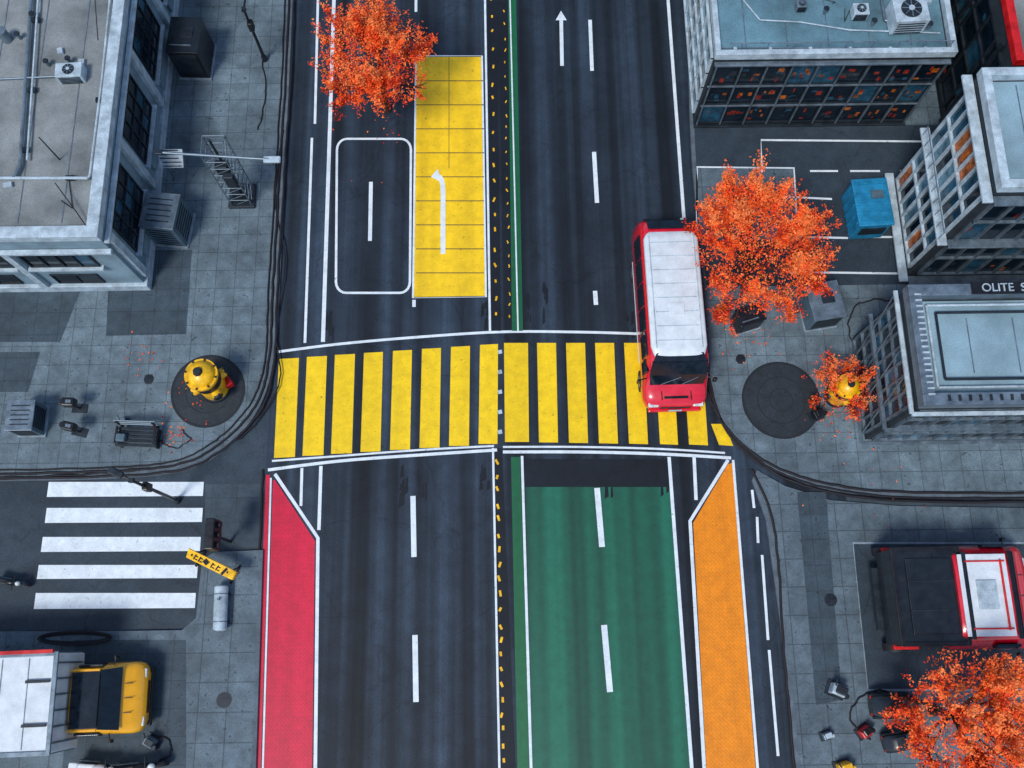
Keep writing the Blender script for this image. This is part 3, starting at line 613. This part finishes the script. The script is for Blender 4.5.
def onb(x,t,sx_,st,mm,rot=0): b.box(RX@Vector((x,-.036,t))+Vector((0,0,1.0)),(sx_,.014,st),mm,R=RX@Matrix.Rotation(rot,3,'Y'))
for x in (-.62,-.42,.1,.32): 
    onb(x,.0,.05,.24,m_black,.25); onb(x+.07,.06,.12,.045,m_black); onb(x+.07,-.08,.10,.045,m_black)
onb(-.15,.02,.2,.22,m_black,.5); onb(.62,0,.10,.38,m_black,.4)
for sx in (-1,1):
    b.cyl((sx*.75,.3,0),(sx*.75,0,1.1),.03,.03,m_steeld,6); b.cyl((sx*.75,-.3,0),(sx*.75,0,1.1),.03,.03,m_steeld,6); b.box((sx*.75,0,.03),(.08,.75,.06),m_rubber)
b.box((.95,0,1.0),(.24,.34,.24),m_yelp,bev=.05)
p=G(211,564,1); b.finish(T=Matrix.Translation((p[0],p[1],SW))@Matrix.Rotation(-.45,4,'Z'))
b=MB('gas_tank'); b.cyl((0,-.75,.35),(0,.75,.35),.25,.25,m_trim,24); b.sph((0,.75,.35),.25,m_trim,(1,.35,1)); b.sph((0,-.75,.35),.25,m_trim,(1,.35,1))
for y in (-.5,.5): b.box((0,y,.1),(.5,.1,.2),m_steeld); b.cyl((0,y-.02,.35),(0,y+.02,.35),.257,.257,m_steel,24)
b.cyl((0,.3,.58),(0,.3,.72),.05,.05,m_steel,8)
p=G(222,608,.3); b.finish(T=Matrix.Translation((p[0],p[1],SW))@Matrix.Rotation(.03,4,'Z'))
def hydrant(u,v,s,rz):
    b=MB('fire_hydrant')
    b.cyl((0,0,0),(0,0,.12),.52,.5,m_steeld,20); b.cyl((0,0,.12),(0,0,1.45),.45,.43,m_yelp,24); b.cyl((0,0,.95),(0,0,1.2),.465,.455,m_black,24)
    b.cyl((0,0,1.45),(0,0,1.55),.52,.52,m_yelp,24); b.sph((0,0,1.55),.44,m_yelp,(1,1,.75)); b.cyl((0,0,1.85),(0,0,1.97),.16,.12,m_steeld,8)
    for a in (0,1.57,3.14,4.71):
        d=Vector((math.cos(a),math.sin(a),0)); b.cyl(d*.38+Vector((0,0,.75)),d*.60+Vector((0,0,.75)),.16,.16,m_yelp,14); b.cyl(d*.58+Vector((0,0,.75)),d*.66+Vector((0,0,.75)),.18,.14,m_steeld,6)
    b.box((.45,-.2,.3),(.25,.3,.3),m_redp,bev=.04)
    for a in range(8): b.cyl((.48*math.cos(a*.785),.48*math.sin(a*.785),1.55),(.48*math.cos(a*.785),.48*math.sin(a*.785),1.6),.035,.035,m_steeld,6)
    p=G(u,v,SW); b.finish(T=Matrix.Translation((p[0],p[1],SW))@Matrix.Rotation(rz,4,'Z')@Matrix.Scale(s,4))
hydrant(216,388,1.22,.6); hydrant(836,396,.95,.3)
b=MB('coiled_hose'); p=GZ(76,638,SW)
for k in range(3):
    P=[(p.x+(1.2+.08*k)*math.cos(a*.35),p.y+(.14+.05*k)*math.sin(a*.35),SW+.06+.03*k) for a in range(19)]; b.tube(P,.03,m_rubber)
b.finish()
def scooter(u,v,rz,z=.08,name='motorcycle',s=1,col=None):
    b=MB(name); c=col or m_black
    for y in (-.65,.65): b.cyl((-.06,y,.3),(.06,y,.3),.3,.3,m_rubber,16); b.cyl((-.07,y,.3),(.07,y,.3),.14,.14,m_steel,10)
    b.box((0,.05,.45),(.26,.7,.3),m_steeld,bev=.06); b.box((0,.35,.78),(.3,.7,.14),c,bev=.06); b.sph((0,-.12,.82),.2,c,(.85,1.4,.8)); b.cyl((0,-.65,.3),(0,-.42,.95),.04,.04,m_steel,8)
    b.cyl((-.38,-.38,1.02),(.38,-.38,1.02),.025,.025,m_black,6); b.sph((0,-.55,.9),.13,m_lamp); b.box((0,.8,.75),(.34,.34,.26),c,bev=.05); b.cyl((.16,.1,.3),(.18,.8,.35),.05,.06,m_steel,8)
    p=G(u,v,.6); b.finish(T=Matrix.Translation((p[0],p[1],z))@Matrix.Rotation(rz,4,'Z')@Matrix.Scale(s,4))
scooter(100,768,1.5,SW,col=m_carwhite); scooter(140,768,1.7,SW); scooter(8,582,1.4,.01,s=.7)
def junk(u,v,name,mats,s=1,z=.08):
    b=MB(name)
    b.box((0,0,.3),(.5,.4,.5),mats[0],bev=.05); b.box((.05,.02,.6),(.4,.3,.12),mats[1],bev=.04); b.cyl((.3,-.1,.1),(.3,-.1,.5),.12,.1,mats[1],12); b.cyl((-.2,.1,.6),(-.3,.3,.85),.03,.03,m_steeld,6); b.box((0,-.22,.3),(.3,.04,.3),m_steeld); b.box((0,0,.03),(.7,.55,.06),m_steeld)
    p=G(u,v,.4); b.finish(T=Matrix.Translation((p[0],p[1],z))@Matrix.Rotation(random.uniform(-.6,.6),4,'Z')@Matrix.Scale(s,4))
junk(838,690,'power_meter',[m_wbox,m_steeld]); junk(828,736,'power_meter',[m_steel,m_wbox],.6); junk(866,732,'tool_box',[m_redp,m_black],.8)
junk(845,768,'toll_box',[m_yelp,m_yelp],.9); junk(150,742,'valve_box',[m_steel,m_steeld],.8,SW); junk(122,420,'valve_box',[m_steeld,m_steel],.5,SW); junk(818,414,'valve_box',[m_black,m_black],.8,SW)
cable('cable',[(900,700),(880,690),(858,700),(850,720),(870,740)],.12,.03,.03); cable('cable',[(150,735),(168,740),(170,755),(150,765)],.16,.03)
cable('cable',[(160,440),(175,448),(190,440),(182,430)],.16,.02); cable('cable',[(262,62),(266,90),(258,130)],.16,.025)
for u,v,z_,r in ((225,700,SW,.28),(830,600,.08,.24),(150,380,SW,.2),(740,360,SW,.2)):
    b=MB('manhole_cover'); p=G(u,v); b.cyl((p[0],p[1],z_),(p[0],p[1],z_+.012),r,r,m_steeld,24)
    for k in range(-2,3): b.box((p[0],p[1]+k*.09,z_+.014),(r*1.3,.02,.006),m_black)
    b.finish()
# ---------------- trees
def tree(name,u,v,zc,R,nleaf,seed,trunk_r=.14,ls=1.0,fill=.34,gap=.0):
    rnd=random.Random(seed); b=MB(name); cx,cy=G(u,v,zc)
    base=Vector((cx,cy,.01)); fork=Vector((cx+rnd.uniform(-.1,.1),cy+rnd.uniform(-.1,.1),max(.35,zc-R*.75)))
    b.cyl(base,base.lerp(fork,.3),trunk_r*1.35,trunk_r,m_bark,10); b.cyl(base.lerp(fork,.3),fork,trunk_r,trunk_r*.75,m_bark,10)
    twigs=[]
    def lim(a): # uneven, spiky crown outline
        return R*(.92+.22*mn.noise(Vector((math.cos(a)*1.5+seed,math.sin(a)*1.5,seed)))+.40*mn.noise(Vector((math.cos(a)*5,math.sin(a)*5,seed*2.)))+.25*mn.noise(Vector((math.cos(a)*12,math.sin(a)*12,seed*3.))))
    def br(p,d,L,r,lev):
        n=3; q=p
        for k in range(n):
            d=(d+Vector((rnd.uniform(-.2,.2),rnd.uniform(-.2,.2),rnd.uniform(-.1,.16)))).normalized(); q2=q+d*L/n; ra=r*(1-.22*k)
            o=Vector((q2.x-cx,q2.y-cy)) 
            if o.length>lim(math.atan2(o.y,o.x))*1.12: return
            b.cyl(q,q2,ra,ra*.78,m_bark,6 if lev<2 else 4)
            if lev>=1: twigs.append((q,q2))
            if lev<3 and (k>0 or lev>0):
                for _ in range(2):
                    a=rnd.uniform(-1.0,1.0); dd=(Matrix.Rotation(a,3,'Z')@d+Vector((0,0,rnd.uniform(-.25,.35)))).normalized(); br(q2,dd,L*rnd.uniform(.45,.65),ra*.55,lev+1)
            q=q2
    nl=15
    for k in range(nl):
        a=2*math.pi*k/nl+rnd.uniform(-.2,.2); el=rnd.choice([.1,.3,.6,.95,1.2]); d=Vector((math.cos(a)*math.cos(el),math.sin(a)*math.cos(el),math.sin(el)))
        br(fork,d,R*rnd.uniform(.72,1.1),trunk_r*.45,0)
    br(fork,Vector((0,0,1)),R*.9,trunk_r*.5,0)
    fsm=[[],[],[],[]]; cnt=0; tries=0
    while cnt<nleaf and tries<nleaf*8:
        tries+=1
        if rnd.random()>fill:
            p0,p1=rnd.choice(twigs); p=p0.lerp(p1,rnd.random()*1.15)+Vector((rnd.gauss(0,.032),rnd.gauss(0,.032),rnd.gauss(0,.032)))*R*.6
        else:
            a=rnd.uniform(0,2*math.pi); rr_=lim(a)*math.sqrt(rnd.random()); hgt=math.sqrt(max(0,1-(rr_/(R*1.3))**2))
            p=Vector((cx+rr_*math.cos(a),cy+rr_*math.sin(a),zc-R*.35+R*.85*hgt*rnd.uniform(.25,1)))
            if mn.noise(p*(6/R)+Vector((seed,0,0)))+.5*mn.noise(p*(13/R))<gap+.25*(rr_/R-.6): continue
        c=1.55+2.8*mn.noise(p*2.1+Vector((0,seed,0)))+(p.z-zc)/R*1.4+rnd.uniform(-.8,.9)  # random clumps plus painted crown light: lighter leaves on top, darker below
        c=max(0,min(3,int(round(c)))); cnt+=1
        s=rnd.uniform(.024,.058)*ls; A=Vector((rnd.gauss(0,1),rnd.gauss(0,1),rnd.gauss(0,.45))).normalized(); B=A.cross(Vector((rnd.gauss(0,.5),rnd.gauss(0,.5),1))).normalized()
        fsm[c].append((p-A*s,p+B*s*.55,p+A*s*1.25,p-B*s*.55))
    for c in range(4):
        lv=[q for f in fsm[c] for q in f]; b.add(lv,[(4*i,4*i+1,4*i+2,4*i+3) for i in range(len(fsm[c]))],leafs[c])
    return b.finish()
tree('maple_tree',376,60,3.6,2.40,22000,3)
tree('maple_tree',762,244,3.6,2.75,26000,5)
tree('maple_tree',843,386,1.15,1.25,5000,8,.06,.8)
tree('maple_tree',976,718,3.4,2.35,22000,11)
b=MB('fallen_leaves'); rnd=random.Random(4)
for (u,v,sp,n_,z_) in ((140,352,22,26,SW),(176,436,16,36,SW),(190,400,30,18,SW),(764,300,50,60,SW),(745,345,30,25,SW),(930,700,60,40,.085),(840,420,25,30,SW),(390,130,40,16,.012),(880,470,60,14,SW)):
    for _ in range(n_):
        x,y=G(rnd.gauss(u,sp*.5),rnd.gauss(v,sp*.45),z_); a=rnd.random()*6.3; s=rnd.uniform(.025,.06)
        b.add([(x+s*math.cos(a+k*1.57)*(1 if k%2 else .6),y+s*math.sin(a+k*1.57)*(1 if k%2 else .6),z_+.02+.01*(k%2)) for k in range(4)],[(0,1,2,3)],rnd.choice(leafs))
b.finish(Z0)
# ---------------- light & camera
w=bpy.data.worlds.new('World'); sc.world=w; w.use_nodes=True; n=w.node_tree.nodes; l=w.node_tree.links
sk=n.new('ShaderNodeTexSky'); sk.sky_type='NISHITA'; sk.sun_disc=False; EL=58; AZ=215
sk.sun_elevation=math.radians(EL); sk.sun_rotation=math.radians(AZ); l.new(sk.outputs[0],n['Background'].inputs[0]); n['Background'].inputs[1].default_value=.15
sl_=bpy.data.lights.new('sun','SUN'); sl_.energy=2.3; sl_.angle=math.radians(14); sl_.color=(1,.98,.95)
so=bpy.data.objects.new('sun',sl_); sc.collection.objects.link(so)
e,a=math.radians(EL),math.radians(AZ); d=Vector((math.sin(a)*math.cos(e),math.cos(a)*math.cos(e),math.sin(e))); so.rotation_euler=(-d).to_track_quat('-Z','Y').to_euler(); so.location=d*60
cd=bpy.data.cameras.new('camera'); cd.sensor_width=36; cd.lens=F/1024*36; cd.clip_end=2000
co=bpy.data.objects.new('camera',cd); sc.collection.objects.link(co); co.location=(0,0,H); co.rotation_euler=(TH,0,YAW); sc.camera=co
sc.view_settings.view_transform='Standard'; sc.view_settings.look='None'; sc.view_settings.exposure=0
